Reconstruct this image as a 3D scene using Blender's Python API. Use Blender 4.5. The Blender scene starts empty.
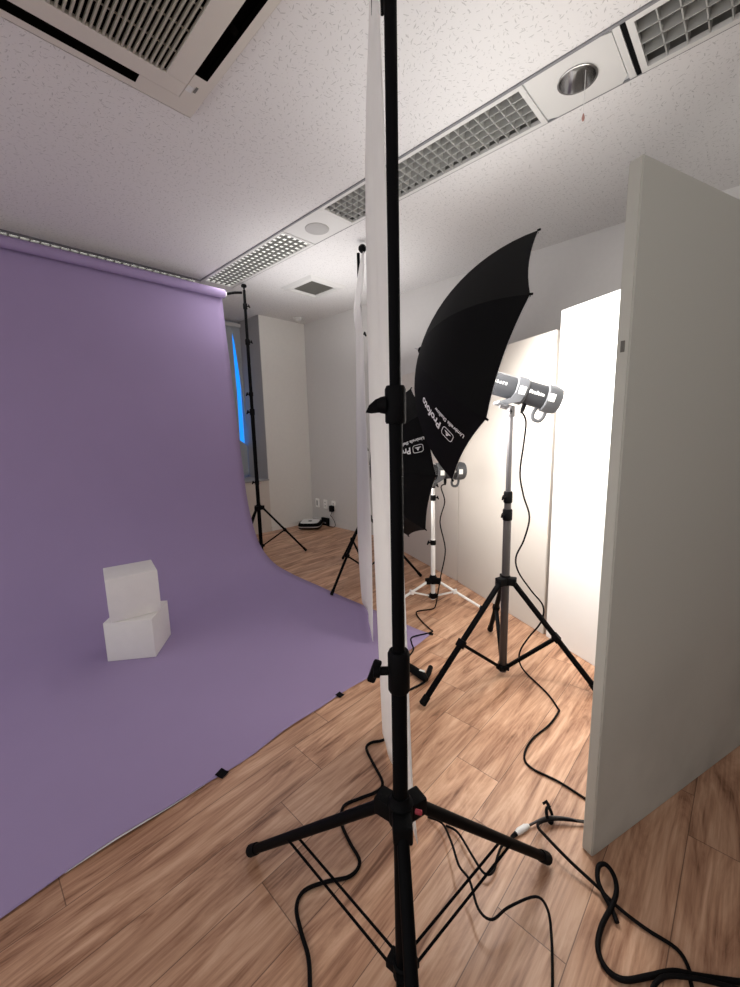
import bpy, bmesh, math, random
from mathutils import Vector, Matrix
random.seed(7)
PI = math.pi
C = bpy.context.scene.collection
HC = 2.63                       # ceiling height

# ------------------------------------------------------------------ helpers
def V(*a): return Vector(a[0] if len(a) == 1 else a)

class MB:
    def __init__(self): self.v = []; self.f = []; self.mi = []; self.m = 0
    def add(self, vs, fs):
        o = len(self.v); self.v += [Vector(p) for p in vs]
        for f in fs: self.f.append([o + i for i in f]); self.mi.append(self.m)
        return self
    def box(self, c, s, rot=None, bev=0.0):
        bm = bmesh.new(); bmesh.ops.create_cube(bm, size=1)
        for v in bm.verts: v.co = Vector((v.co.x*s[0], v.co.y*s[1], v.co.z*s[2]))
        if bev: bmesh.ops.bevel(bm, geom=bm.edges[:], offset=bev, segments=2, affect='EDGES', profile=.5)
        M = rot if rot is not None else Matrix.Identity(3)
        bm.verts.index_update()
        self.add([M @ v.co + Vector(c) for v in bm.verts], [[v.index for v in f.verts] for f in bm.faces])
        bm.free(); return self
    def bb(self, x0, x1, y0, y1, z0, z1, bev=0.0):
        return self.box(((x0+x1)/2, (y0+y1)/2, (z0+z1)/2), (x1-x0, y1-y0, z1-z0), None, bev)
    def tube(self, pts, r, seg=8, cap=True):
        pts = [Vector(p) for p in pts]; n = len(pts)
        rs = r if isinstance(r, (list, tuple)) else [r]*n
        t0 = (pts[1]-pts[0]).normalized()
        up = Vector((0,0,1)) if abs(t0.z) < .9 else Vector((1,0,0))
        nx = t0.cross(up).normalized(); vs = []
        for i, p in enumerate(pts):
            t = (pts[min(i+1,n-1)] - pts[max(i-1,0)])
            t = t.normalized() if t.length > 1e-9 else t0
            nx = (nx - t*nx.dot(t)).normalized(); ny = t.cross(nx)
            for k in range(seg):
                a = 2*PI*k/seg
                vs.append(p + (nx*math.cos(a) + ny*math.sin(a))*rs[i])
        fs = []
        for i in range(n-1):
            for k in range(seg):
                k2 = (k+1) % seg
                fs.append([i*seg+k, i*seg+k2, (i+1)*seg+k2, (i+1)*seg+k])
        if cap:
            fs.append(list(range(seg))[::-1]); fs.append([(n-1)*seg+k for k in range(seg)])
        return self.add(vs, fs)
    def lathe(self, org, axis, prof, seg=24, close=True):
        """prof: list of (distance along the axis, radius)"""
        ax = Vector(axis).normalized(); up = Vector((0,0,1)) if abs(ax.z) < .9 else Vector((1,0,0))
        nx = ax.cross(up).normalized(); ny = ax.cross(nx); vs = []
        for d, r in prof:
            for k in range(seg):
                a = 2*PI*k/seg
                vs.append(Vector(org) + ax*d + (nx*math.cos(a)+ny*math.sin(a))*max(r, 1e-5))
        fs = []
        for i in range(len(prof)-1):
            for k in range(seg):
                k2 = (k+1) % seg
                fs.append([i*seg+k, (i+1)*seg+k, (i+1)*seg+k2, i*seg+k2])
        if close:
            fs.append(list(range(seg))); fs.append([(len(prof)-1)*seg+k for k in range(seg)][::-1])
        return self.add(vs, fs)
    def grid(self, rows):
        nr, nc = len(rows), len(rows[0])
        vs = [p for r in rows for p in r]; fs = []
        for i in range(nr-1):
            for j in range(nc-1):
                fs.append([i*nc+j, i*nc+j+1, (i+1)*nc+j+1, (i+1)*nc+j])
        return self.add(vs, fs)
    def prism(self, poly, vec):
        poly = [Vector(p) for p in poly]; n = len(poly); vec = Vector(vec)
        vs = poly + [p+vec for p in poly]
        fs = [list(range(n))[::-1], list(range(n, 2*n))] + [[i, (i+1) % n, n+(i+1) % n, n+i] for i in range(n)]
        return self.add(vs, fs)
    def build(self, name, mat, parent=None, smooth=35, thick=0, flip=False):
        me = bpy.data.meshes.new(name)
        off = Vector(parent.location) if parent is not None else Vector((0,0,0))
        if parent is not None and parent.parent is not None: off = off + Vector(parent.parent.location)
        if parent is None and self.v:
            lo = Vector([min(p[i] for p in self.v) for i in range(3)]); hi = Vector([max(p[i] for p in self.v) for i in range(3)])
            off = Vector(((lo.x+hi.x)/2, (lo.y+hi.y)/2, lo.z))
        me.from_pydata([p-off for p in self.v], [], self.f)
        mats = mat if isinstance(mat, (list, tuple)) else [mat]
        for m in mats: me.materials.append(m)
        for p, i in zip(me.polygons, self.mi): p.material_index = i
        bm = bmesh.new(); bm.from_mesh(me)
        if not flip: bmesh.ops.recalc_face_normals(bm, faces=bm.faces[:])
        bm.to_mesh(me); bm.free()
        if smooth:
            me.polygons.foreach_set('use_smooth', [True]*len(me.polygons))
            me.set_sharp_from_angle(angle=math.radians(smooth))
        o = bpy.data.objects.new(name, me); C.objects.link(o)
        if parent is not None: o.parent = parent
        else: o.location = off
        if thick:
            s = o.modifiers.new('solid', 'SOLIDIFY'); s.thickness = thick; s.offset = 0
        return o

def tag(o, label, cat, group=None):
    o['label'] = label; o['category'] = cat
    if group: o['group'] = group
    return o
def thing(name, label, cat, loc, group=None):
    o = bpy.data.objects.new(name, None); o.empty_display_size = .05
    C.objects.link(o); o.location = loc
    return tag(o, label, cat, group)
def struct(o): o['kind'] = 'structure'; return o

def smoothpath(pts, n=6):
    pts = [Vector(p) for p in pts]; out = []
    for i in range(len(pts)-1):
        p0 = pts[max(i-1,0)]; p1 = pts[i]; p2 = pts[i+1]; p3 = pts[min(i+2,len(pts)-1)]
        for k in range(n):
            t = k/n
            out.append(.5*((2*p1) + (p2-p0)*t + (2*p0-5*p1+4*p2-p3)*t*t + (3*p1-p0-3*p2+p3)*t**3))
    out.append(pts[-1]); return out

# ------------------------------------------------------------------ materials
class NT:
    def __init__(self, m): self.nt = m.node_tree; self.n = self.nt.nodes
    def new(self, typ, **kw):
        x = self.n.new(typ)
        for k, v in kw.items():
            if hasattr(x, k): setattr(x, k, v)
        return x
    def link(self, a, b): self.nt.links.new(a, b)
    def math(self, op, a, b=None, c=None):
        x = self.n.new('ShaderNodeMath'); x.operation = op
        for i, s in enumerate((a, b, c)):
            if s is None: continue
            if hasattr(s, 'links') or isinstance(s, bpy.types.NodeSocket): self.link(s, x.inputs[i])
            else: x.inputs[i].default_value = s
        return x.outputs[0]

def mat(name, col, rough=.6, metal=0, noise=0, nscale=30, bump=0, bscale=200, spec=.5, emit=None, estr=0):
    m = bpy.data.materials.new(name); m.use_nodes = True
    t = NT(m); b = t.n['Principled BSDF']
    b.inputs['Base Color'].default_value = (*col, 1); b.inputs['Roughness'].default_value = rough
    b.inputs['Metallic'].default_value = metal; b.inputs['Specular IOR Level'].default_value = spec
    tc = t.new('ShaderNodeTexCoord')
    if noise:
        nz = t.new('ShaderNodeTexNoise'); nz.inputs['Scale'].default_value = nscale; nz.inputs['Detail'].default_value = 5
        t.link(tc.outputs['Object'], nz.inputs['Vector'])
        mx = t.new('ShaderNodeMix'); mx.data_type = 'RGBA'
        mx.inputs[6].default_value = (*[c*(1-noise) for c in col], 1); mx.inputs[7].default_value = (*[min(1, c*(1+noise)) for c in col], 1)
        t.link(nz.outputs['Fac'], mx.inputs[0]); t.link(mx.outputs[2], b.inputs['Base Color'])
    if bump:
        nb = t.new('ShaderNodeTexNoise'); nb.inputs['Scale'].default_value = bscale; nb.inputs['Detail'].default_value = 4
        t.link(tc.outputs['Object'], nb.inputs['Vector'])
        bp = t.new('ShaderNodeBump'); bp.inputs['Strength'].default_value = bump; bp.inputs['Distance'].default_value = .003
        t.link(nb.outputs['Fac'], bp.inputs['Height']); t.link(bp.outputs['Normal'], b.inputs['Normal'])
    if emit:
        b.inputs['Emission Color'].default_value = (*emit, 1); b.inputs['Emission Strength'].default_value = estr
    return m

M = {}
M['wall'] = mat('wall_grey_paper', (.60,.58,.565), .85, noise=.03, bump=.15, bscale=260)
M['wall_white'] = mat('wall_cream_paint', (.78,.76,.72), .8, noise=.03, bump=.1)
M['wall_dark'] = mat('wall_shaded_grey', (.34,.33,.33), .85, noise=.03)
M['parapet'] = mat('parapet_cream', (.66,.60,.54), .7, noise=.03)
M['base'] = mat('baseboard_grey', (.60,.58,.57), .6)
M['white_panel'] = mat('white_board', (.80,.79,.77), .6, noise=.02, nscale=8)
M['purple'] = mat('purple_paper', (.342,.264,.446), .8, noise=.04, nscale=3, bump=.06, bscale=900, spec=.2)
M['paper_back'] = mat('paper_underside', (.75,.72,.76), .8)
M['black'] = mat('black_paint', (.0025,.0025,.003), .55, spec=.05)
M['black_plastic'] = mat('black_plastic', (.003,.003,.0035), .6, bump=.1, spec=.07)
M['black_rubber'] = mat('black_rubber', (.004,.004,.0045), .8, spec=.08)
M['cable'] = mat('black_cable', (.004,.0035,.004), .6, spec=.08)
M['black_cloth'] = mat('black_nylon', (.0035,.0035,.004), .75, noise=.3, nscale=14, spec=.12)
M['lining'] = mat('white_nylon_lining', (.85,.85,.85), .7)
M['ink'] = mat('white_print', (.88,.88,.88), .7)
M['grey_ink'] = mat('grey_print', (.22,.22,.22), .7)
M['silver'] = mat('silver_metal', (.62,.62,.63), .3, metal=.9)
M['alu'] = mat('brushed_grey_tube', (.10,.095,.10), .4, metal=.5)
M['white_metal'] = mat('white_enamel', (.75,.75,.74), .35)
M['grey_tube'] = mat('grey_anodised_tube', (.045,.038,.038), .4, metal=.2)
M['strobe'] = mat('strobe_dark_shell', (.020,.021,.024), .5, spec=.3)
M['strobe_grey'] = mat('strobe_grey_band', (.060,.062,.068), .5, spec=.3)
M['label_white'] = mat('label_white', (.8,.8,.78), .5)
M['cloth'] = mat('white_muslin', (.92,.91,.90), .85, noise=.03, nscale=20, bump=.15, bscale=500)
M['plaster'] = mat('white_block_foam', (.74,.71,.70), .85, noise=.04, nscale=18, bump=.4, bscale=90)
M['ac'] = mat('cassette_ivory', (.62,.58,.52), .5)
M['ac_dark'] = mat('cassette_dark', (.004,.0035,.003), .9, spec=.0)
M['ac_slat'] = mat('cassette_slat', (.36,.34,.28), .55)
M['white_plate'] = mat('white_plate', (.64,.63,.61), .55)
M['seam'] = mat('seam_dark', (.20,.20,.21), .7)
M['louvre'] = mat('louvre_aluminium', (.38,.38,.36), .45)
M['louvre_dark'] = mat('louvre_dark_blades', (.17,.17,.16), .5)
M['louvre_lit'] = mat('louvre_back_lit', (.75,.75,.72), .6, emit=(1,.98,.93), estr=.5)
M['louvre_bright'] = mat('louvre_bright', (.75,.75,.72), .6, emit=(1,.98,.93), estr=1.6)
M['louvre_back'] = mat('louvre_back_off', (.20,.20,.19), .5)
M['grille'] = mat('grey_grille', (.15,.145,.13), .7)
M['speaker'] = mat('speaker_mesh', (.42,.41,.40), .8, noise=.2, nscale=500)
M['socket_white'] = mat('socket_white', (.88,.87,.84), .4)
M['chrome'] = mat('downlight_chrome', (.55,.54,.53), .18, metal=1)
M['sky'] = mat('blue_window_film', (.02,.16,.5), .4, emit=(.012,.30,1.0), estr=.95)
M['blind'] = mat('grey_blind', (.42,.44,.46), .8, noise=.03)
M['frame'] = mat('window_frame_grey', (.45,.45,.45), .5)
M['red'] = mat('red_button', (.35,.03,.05), .4)
M['tape'] = mat('black_gaffer', (.004,.004,.005), .9, spec=.1)
M['cord_tip'] = mat('cord_tip', (.4,.2,.17), .5)

def floor_mat():
    m = bpy.data.materials.new('laminate_oak_floor'); m.use_nodes = True
    t = NT(m); b = t.n['Principled BSDF']; g = t.new('ShaderNodeNewGeometry')
    sx = t.new('ShaderNodeSeparateXYZ'); t.link(g.outputs['Position'], sx.inputs[0])
    X, Y = sx.outputs['X'], sx.outputs['Y']
    W, L = .171, .93
    yr = t.math('DIVIDE', t.math('SUBTRACT', Y, 1.065), W); row = t.math('FLOOR', yr)
    xs = t.math('DIVIDE', t.math('SUBTRACT', t.math('SUBTRACT', X, .821), t.math('MULTIPLY', row, .18)), L); colm = t.math('FLOOR', xs)
    fy = t.math('FRACT', yr); fx = t.math('FRACT', xs)
    ey = t.math('MINIMUM', fy, t.math('SUBTRACT', 1.0, fy)); ex = t.math('MINIMUM', fx, t.math('SUBTRACT', 1.0, fx))
    gy = t.math('LESS_THAN', ey, .0012/W); gx = t.math('LESS_THAN', ex, .0013/L)
    gap = t.math('MAXIMUM', gy, gx)
    wn = t.new('ShaderNodeTexWhiteNoise'); wn.noise_dimensions = '2D'
    cb = t.new('ShaderNodeCombineXYZ'); t.link(row, cb.inputs[0]); t.link(colm, cb.inputs[1]); t.link(cb.outputs[0], wn.inputs['Vector'])
    rnd = wn.outputs['Value']
    # grain coordinates, shifted for each plank
    gc = t.new('ShaderNodeCombineXYZ')
    t.link(t.math('ADD', t.math('MULTIPLY', X, 1.0), t.math('MULTIPLY', rnd, 13.0)), gc.inputs[0])
    t.link(t.math('ADD', t.math('MULTIPLY', Y, 6.0), t.math('MULTIPLY', rnd, 31.0)), gc.inputs[1])
    n1 = t.new('ShaderNodeTexNoise'); n1.inputs['Scale'].default_value = 2.3; n1.inputs['Detail'].default_value = 7; n1.inputs['Roughness'].default_value = .62
    n1.inputs['Distortion'].default_value = 1.1
    t.link(gc.outputs[0], n1.inputs['Vector'])
    gc2 = t.new('ShaderNodeCombineXYZ')
    t.link(t.math('MULTIPLY', X, 3.0), gc2.inputs[0]); t.link(t.math('ADD', t.math('MULTIPLY', Y, 75.0), t.math('MULTIPLY', rnd, 40.0)), gc2.inputs[1])
    n2 = t.new('ShaderNodeTexNoise'); n2.inputs['Scale'].default_value = 1.6; n2.inputs['Detail'].default_value = 4
    t.link(gc2.outputs[0], n2.inputs['Vector'])
    f = t.math('ADD', t.math('MULTIPLY', n1.outputs['Fac'], .72), t.math('MULTIPLY', n2.outputs['Fac'], .28))
    r = t.new('ShaderNodeValToRGB'); t.link(f, r.inputs[0])
    el = r.color_ramp.elements
    el[0].position = .36; el[0].color = (.170,.074,.037,1)
    el[1].position = .625; el[1].color = (.64,.405,.275,1)
    e = el.new(.44); e.color = (.36,.187,.112,1)
    e = el.new(.53); e.color = (.52,.302,.190,1)
    hs = t.new('ShaderNodeHueSaturation'); t.link(r.outputs[0], hs.inputs['Color'])
    t.link(t.math('ADD', .86, t.math('MULTIPLY', rnd, .28)), hs.inputs['Value'])
    mx = t.new('ShaderNodeMix'); mx.data_type = 'RGBA'; t.link(t.math('MULTIPLY', gap, .7), mx.inputs[0])
    t.link(hs.outputs[0], mx.inputs[6]); mx.inputs[7].default_value = (.07,.035,.022,1)
    t.link(mx.outputs[2], b.inputs['Base Color'])
    b.inputs['Roughness'].default_value = .36; b.inputs['Specular IOR Level'].default_value = .42
    bp = t.new('ShaderNodeBump'); bp.inputs['Strength'].default_value = .12; bp.inputs['Distance'].default_value = .002
    t.link(t.math('SUBTRACT', n2.outputs['Fac'], t.math('MULTIPLY', gap, 1.5)), bp.inputs['Height']); t.link(bp.outputs['Normal'], b.inputs['Normal'])
    return m

def ceiling_mat():
    m = bpy.data.materials.new('ceiling_fissured_board'); m.use_nodes = True
    t = NT(m); b = t.n['Principled BSDF']; g = t.new('ShaderNodeNewGeometry')
    sc = t.new('ShaderNodeVectorMath'); sc.operation = 'SCALE'; sc.inputs['Scale'].default_value = 1.0
    t.link(g.outputs['Position'], sc.inputs[0])
    masks = []
    for S, seed, hw, ln in ((27.0, 0.0, .055, .30), (39.0, 5.3, .06, .26), (52.0, 9.1, .085, .17)):
        add = t.new('ShaderNodeVectorMath'); add.operation = 'ADD'; add.inputs[1].default_value = (seed, seed*2, 0)
        t.link(sc.outputs[0], add.inputs[0])
        flat = t.new('ShaderNodeVectorMath'); flat.operation = 'MULTIPLY'; flat.inputs[1].default_value = (S, S, 0)
        t.link(add.outputs[0], flat.inputs[0])
        # slight wobble so that the marks are not straight
        nz = t.new('ShaderNodeTexNoise'); nz.inputs['Scale'].default_value = 1.7; t.link(flat.outputs[0], nz.inputs['Vector'])
        wob = t.new('ShaderNodeVectorMath'); wob.operation = 'SCALE'; wob.inputs['Scale'].default_value = .32
        t.link(nz.outputs['Color'], wob.inputs[0])
        f2 = t.new('ShaderNodeVectorMath'); f2.operation = 'ADD'; t.link(flat.outputs[0], f2.inputs[0]); t.link(wob.outputs[0], f2.inputs[1])
        vo = t.new('ShaderNodeTexVoronoi'); vo.voronoi_dimensions = '2D'; vo.inputs['Scale'].default_value = 1.0; vo.inputs['Randomness'].default_value = .9
        t.link(f2.outputs[0], vo.inputs['Vector'])
        d = t.new('ShaderNodeVectorMath'); d.operation = 'SUBTRACT'; t.link(f2.outputs[0], d.inputs[0]); t.link(vo.outputs['Position'], d.inputs[1])
        sc2 = t.new('ShaderNodeSeparateColor'); t.link(vo.outputs['Color'], sc2.inputs[0])
        ro = t.new('ShaderNodeVectorRotate'); ro.rotation_type = 'Z_AXIS'; t.link(d.outputs[0], ro.inputs['Vector'])
        t.link(t.math('MULTIPLY', sc2.outputs['Red'], 3.14159), ro.inputs['Angle'])
        sp = t.new('ShaderNodeSeparateXYZ'); t.link(ro.outputs[0], sp.inputs[0])
        e1 = t.math('POWER', t.math('DIVIDE', sp.outputs['X'], ln), 2.0); e2 = t.math('POWER', t.math('DIVIDE', sp.outputs['Y'], hw), 2.0)
        k = t.math('SUBTRACT', 1.0, t.math('ADD', e1, e2)); k.node.use_clamp = True
        k = t.math('MULTIPLY', k, 2.0); k.node.use_clamp = True
        k = t.math('MULTIPLY', k, t.math('GREATER_THAN', sc2.outputs['Green'], .38))
        masks.append(k)
    k = t.math('MAXIMUM', t.math('MAXIMUM', masks[0], masks[1]), t.math('MULTIPLY', masks[2], .6))
    mx = t.new('ShaderNodeMix'); mx.data_type = 'RGBA'; t.link(t.math('MULTIPLY', k, .55), mx.inputs[0])
    mx.inputs[6].default_value = (.72,.705,.695,1); mx.inputs[7].default_value = (.33,.32,.31,1)
    t.link(mx.outputs[2], b.inputs['Base Color']); b.inputs['Roughness'].default_value = .9
    bp = t.new('ShaderNodeBump'); bp.inputs['Strength'].default_value = .25; bp.inputs['Distance'].default_value = .003; bp.invert = True
    t.link(k, bp.inputs['Height']); t.link(bp.outputs['Normal'], b.inputs['Normal'])
    return m
M['floor'] = floor_mat(); M['ceiling'] = ceiling_mat()

def cloth_translucent():
    m = M['cloth']; t = NT(m); b = t.n['Principled BSDF']; out = t.n['Material Output']
    tl = t.new('ShaderNodeBsdfTranslucent'); tl.inputs['Color'].default_value = (.93,.92,.91,1)
    mx = t.new('ShaderNodeMixShader'); mx.inputs[0].default_value = .5
    t.link(b.outputs[0], mx.inputs[1]); t.link(tl.outputs[0], mx.inputs[2]); t.link(mx.outputs[0], out.inputs['Surface'])
cloth_translucent()

def panel_painted_shadow():  # shadow patches on the lower board, painted into its colour
    m = mat('white_board_shadow_tint', (.52,.515,.465), .6)
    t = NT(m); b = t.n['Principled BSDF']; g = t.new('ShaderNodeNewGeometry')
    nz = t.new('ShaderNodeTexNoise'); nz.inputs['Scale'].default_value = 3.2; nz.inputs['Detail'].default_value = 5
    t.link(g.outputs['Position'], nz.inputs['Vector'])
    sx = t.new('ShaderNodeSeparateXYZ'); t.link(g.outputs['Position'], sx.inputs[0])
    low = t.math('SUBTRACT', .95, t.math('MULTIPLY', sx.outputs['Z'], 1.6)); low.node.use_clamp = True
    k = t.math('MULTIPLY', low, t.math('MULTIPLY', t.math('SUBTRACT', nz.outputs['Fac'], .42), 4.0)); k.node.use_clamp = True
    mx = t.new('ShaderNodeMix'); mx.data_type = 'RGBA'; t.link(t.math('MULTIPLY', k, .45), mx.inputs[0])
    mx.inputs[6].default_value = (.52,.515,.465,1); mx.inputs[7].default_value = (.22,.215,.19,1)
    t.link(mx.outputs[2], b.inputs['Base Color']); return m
M['near_panel'] = panel_painted_shadow(); M['cream_panel'] = mat('cream_board', (.59,.55,.505), .6, noise=.02, nscale=8)

# ------------------------------------------------------------------ room shell
XW = 3.441; YP = 4.395; YB = 4.90
SX0, SX1 = 1.805, 2.105         # the ceiling strip that carries the louvre lights
SY = 3.78
XL, YF = -1.9, -1.3
struct(MB().bb(XL, XW+.12, YF, YB+.12, -.06, 0).build('floor', M['floor'], smooth=0))
T = .05
ce = MB()
ce.bb(XL, SX0, YF, SY, HC, HC+T); ce.bb(SX1, XW+.12, YF, YB+.12, HC, HC+T); ce.bb(SX0, SX1, SY, YB+.12, HC, HC+T)
ce.bb(XL, SX0, SY+.30, YB+.12, HC, HC+T)
struct(ce.build('ceiling', M['ceiling'], smooth=0))
struct(MB().bb(XW, XW+.12, YF, YB+.12, 0, HC).build('wall_right', M['wall'], smooth=0))
fw_ = MB().bb(XL, 1.0, YF-.1, YF, 0, 1.45); fw_.bb(1.0, XW, YF-.1, YF, 0, HC); struct(fw_.build('wall_front_light_block', M['wall'], smooth=0))  # unseen wall behind the camera, height stepped to block world light
struct(MB().bb(XL, 2.40, YB, YB+.12, .65, HC).build('wall_back', M['wall'], smooth=0))
struct(MB().bb(2.771, XW, YP, YB+.12, 0, HC).build('wall_pillar', [M['wall_white']], smooth=0))
struct(MB().bb(XL, 2.771, YP, YB+.12, 0, .655).build('wall_parapet', M['parapet'], smooth=0))
# window side of the pillar: its shade is painted in as a darker grey sheet
struct(MB().bb(2.765, 2.771, YP+.004, YB, .655, HC).build('pillar_shade_sheet', M['wall_dark'], smooth=0))
struct(MB().bb(XW-.012, XW, YF, YP, 0, .07).build('baseboard_right', M['base'], smooth=0))
struct(MB().bb(2.771, XW-.012, YP-.012, YP, 0, .06).build('baseboard_pillar', M['wall_white'], smooth=0))
# sill board on the parapet
struct(MB().bb(XL, 2.771, YP-.012, YB, .655, .672).build('trim_2', M['wall_dark'], smooth=0))
# thin metal edges along the light strip
tr = MB(); e = .006
tr.bb(SX0-e, SX0+e, YF, SY, HC-.006, HC+.004); tr.bb(SX1-.003, SX1+.003, YF, SY, HC-.004, HC+.004); tr.bb(XL, SX0, SY-e, SY+e, HC-.012, HC+.004)
struct(tr.build('trim_3', M['seam'], smooth=0))

# window behind the paper
w = struct(MB().bb(2.40, 2.765, YB+.02, YB+.04, .672, HC-.03).build('window_1', M['sky'], smooth=0))
fr = MB(); fr.bb(2.40, 2.765, YB-.02, YB+.02, HC-.06, HC); fr.bb(2.40, 2.765, YB-.02, YB+.02, .672, .71); fr.bb(2.40, 2.44, YB-.02, YB+.02, .672, HC)
fr.build('window_frame', M['frame'], w, smooth=0)
w.data.name = 'window_pane'
bl = thing('roller_blind', 'grey blind drawn beside the blue window strip next to the backdrop', 'blind', (2.50, YB-.06, .70))
bs = MB(); yb_ = YB-.06
bs.prism([(2.40,yb_,.70),(2.76,yb_,.70),(2.76,yb_,1.08),(2.72,yb_,1.12),(2.663,yb_,1.16),(2.670,yb_,1.774),(2.663,yb_,2.027),(2.657,yb_,2.40),(2.663,yb_,2.478),(2.663,yb_,2.56),(2.40,yb_,2.56)], (0,.006,0))
bs.build('blind_sheet', M['blind'], bl, smooth=0)
bs = MB(); yb_ -= .008
bs.prism([(2.663,yb_,2.478),(2.681,yb_,2.367),(2.706,yb_,2.109),(2.740,yb_,1.71),(2.763,yb_,1.30),(2.763,yb_,2.56),(2.655,yb_,2.56)], (0,.006,0))
bs.build('blind_sheet', M['blind'], bl, smooth=0)
MB().bb(2.40, 2.764, YB-.09, YB-.03, 2.56, 2.60).build('head_rail', M['white_plate'], bl, smooth=0)

# ------------------------------------------------------------------ ceiling fixtures
def louvre(name, label, x0, x1, y0, y1, along, nx, ny, lit):
    th = thing(name, label, 'light', ((x0+x1)/2, (y0+y1)/2, HC), 'louvred ceiling lights')
    f = MB(); w_ = .022; zb = HC-.006; zt = HC+.012
    f.bb(x0, x1, y0, y0+w_, zb, zt); f.bb(x0, x1, y1-w_, y1, zb, zt); f.bb(x0, x0+w_, y0+w_, y1-w_, zb, zt); f.bb(x1-w_, x1, y0+w_, y1-w_, zb, zt)
    f.build('frame', M['white_plate'], th, smooth=0)
    h = MB(); zr = HC+(.035 if lit else .075)
    h.bb(x0+.003, x1-.003, y0+.003, y1-.003, zr, zr+.01)
    h.bb(x0+.003, x0+.01, y0+.01, y1-.01, HC+.012, zr); h.bb(x1-.01, x1-.003, y0+.01, y1-.01, HC+.012, zr)
    h.bb(x0+.01, x1-.01, y0+.003, y0+.01, HC+.012, zr); h.bb(x0+.01, x1-.01, y1-.01, y1-.003, HC+.012, zr)
    h.build('housing', (M['louvre_bright'] if lit == 2 else M['louvre_lit']) if lit else M['louvre_back'], th, smooth=0)
    g = MB(); xi0, xi1, yi0, yi1 = x0+w_, x1-w_, y0+w_, y1-w_; hgt = .010 if lit else .032; e0, e1 = (.0035, .0035) if lit else (.0022, .005)
    for i in range(1, nx):
        x = xi0 + (xi1-xi0)*i/nx
        g.prism([(x-e0, yi0, HC-.003), (x+e0, yi0, HC-.003), (x+e1, yi0, HC+hgt), (x-e1, yi0, HC+hgt)], (0, yi1-yi0, 0))
    for j in range(1, ny):
        y = yi0 + (yi1-yi0)*j/ny
        g.prism([(xi0, y-e0, HC-.003), (xi0, y+e0, HC-.003), (xi0, y+e1, HC+hgt), (xi0, y-e1, HC+hgt)], (xi1-xi0, 0, 0))
    g.build('louvre', M['louvre_dark'] if lit else M['louvre'], th, smooth=0)
    tb = MB()
    if along == 'y': tb.tube([(.5*(x0+x1), y0+.04, zr-.010), (.5*(x0+x1), y1-.04, zr-.010)], .008, 10)
    else: tb.tube([(x0+.04, .5*(y0+y1), zr-.010), (x1-.04, .5*(y0+y1), zr-.010)], .008, 10)
    tb.build('lamp_tube', M['louvre_lit'] if lit else M['white_plate'], th)
    return th
louvre('louvre_light', 'brighter louvred ceiling light at the backdrop end of the strip', SX0+.006, SX1-.004, 2.51, SY-.008, 'y', 5, 22, True)
louvre('louvre_light', 'louvred ceiling light between the round speaker and the downlight', SX0+.006, SX1-.004, .82, 2.11, 'y', 5, 24, False)
louvre('louvre_light', 'louvred ceiling light past the downlight, above the near white board', SX0+.006, SX1-.004, -.83, .455, 'y', 4, 20, False)
louvre('louvre_light', 'louvred ceiling light whose bright cells peep over the purple paper roll', .30, SX0-.01, SY+.008, SY+.295, 'x', 25, 5, 2)

def plate_square(b, x0, x1, y0, y1, z0, z1, cx, cy, r, seg=32):
    """flat plate with a round hole"""
    ring = []; outer = []
    for k in range(seg):
        a = 2*PI*(k+.5)/seg; c, s = math.cos(a), math.sin(a)
        ring.append((cx+r*c, cy+r*s))
        tx = ((x1-cx)/c) if c > 0 else ((x0-cx)/c); ty = ((y1-cy)/s) if s > 0 else ((y0-cy)/s)
        tt = min(tx, ty); outer.append((cx+tt*c, cy+tt*s))
    vs = [(*p, z0) for p in ring] + [(*p, z0) for p in outer] + [(*p, z1) for p in ring] + [(*p, z1) for p in outer]
    fs = []
    for k in range(seg):
        k2 = (k+1) % seg
        fs += [[k, k2, seg+k2, seg+k], [2*seg+k, 3*seg+k, 3*seg+k2, 2*seg+k2], [k, 2*seg+k, 2*seg+k2, k2], [seg+k, seg+k2, 3*seg+k2, 3*seg+k]]
    b.add(vs, fs)
# speaker plate
t = thing('ceiling_speaker', 'round grey ceiling speaker on a white plate between two louvred lights', 'speaker', (1.963, 2.315, HC))
MB().bb(SX0+.006, SX1-.004, 2.115, 2.505, HC-.004, HC+.01, .001).build('mounting_plate', M['white_plate'], t, smooth=0)
MB().lathe((1.963,2.315,HC-.004), (0,0,-1), [(0,.082),(.004,.082),(.006,.078)], 32).build('speaker_grille', M['speaker'], t)
# downlight
t = thing('ceiling_downlight', 'round chrome ceiling downlight with a pull cord on a white plate', 'light', (1.947, .649, HC))
b = MB(); plate_square(b, SX0+.006, SX1-.004, .500, .815, HC-.004, HC+.006, 1.947, .649, .068); b.build('mounting_plate', M['white_plate'], t, smooth=20)
MB().lathe((1.947,.649,HC-.007), (0,0,1), [(0,.074),(0,.067),(.03,.060),(.07,.045),(.10,.03),(.105,.0)], 32, close=False).build('reflector', M['chrome'], t, thick=.0015)
MB().lathe((1.947,.649,HC+.05), (0,0,1), [(0,.006),(.004,.018),(.02,.022),(.04,.014)], 16).build('bulb', M['white_plate'], t)
b = MB(); b.tube([(1.925,.612,HC-.004),(1.925,.612,HC-.155)], .0012, 6); b.build('pull_cord', M['label_white'], t)
MB().lathe((1.925,.612,HC-.18), (0,0,1), [(0,.004),(.01,.006),(.025,.002)], 10).build('cord_tip', M['cord_tip'], t)
struct(MB().bb(SX0+.006, SX1-.004, .457, .472, HC-.004, HC+.02).build('trim_4', M['black_plastic'], smooth=0))
struct(MB().bb(SX0+.006, SX1-.004, .474, .497, HC-.004, HC+.006).build('trim_5', M['white_plate'], smooth=0))
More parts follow.
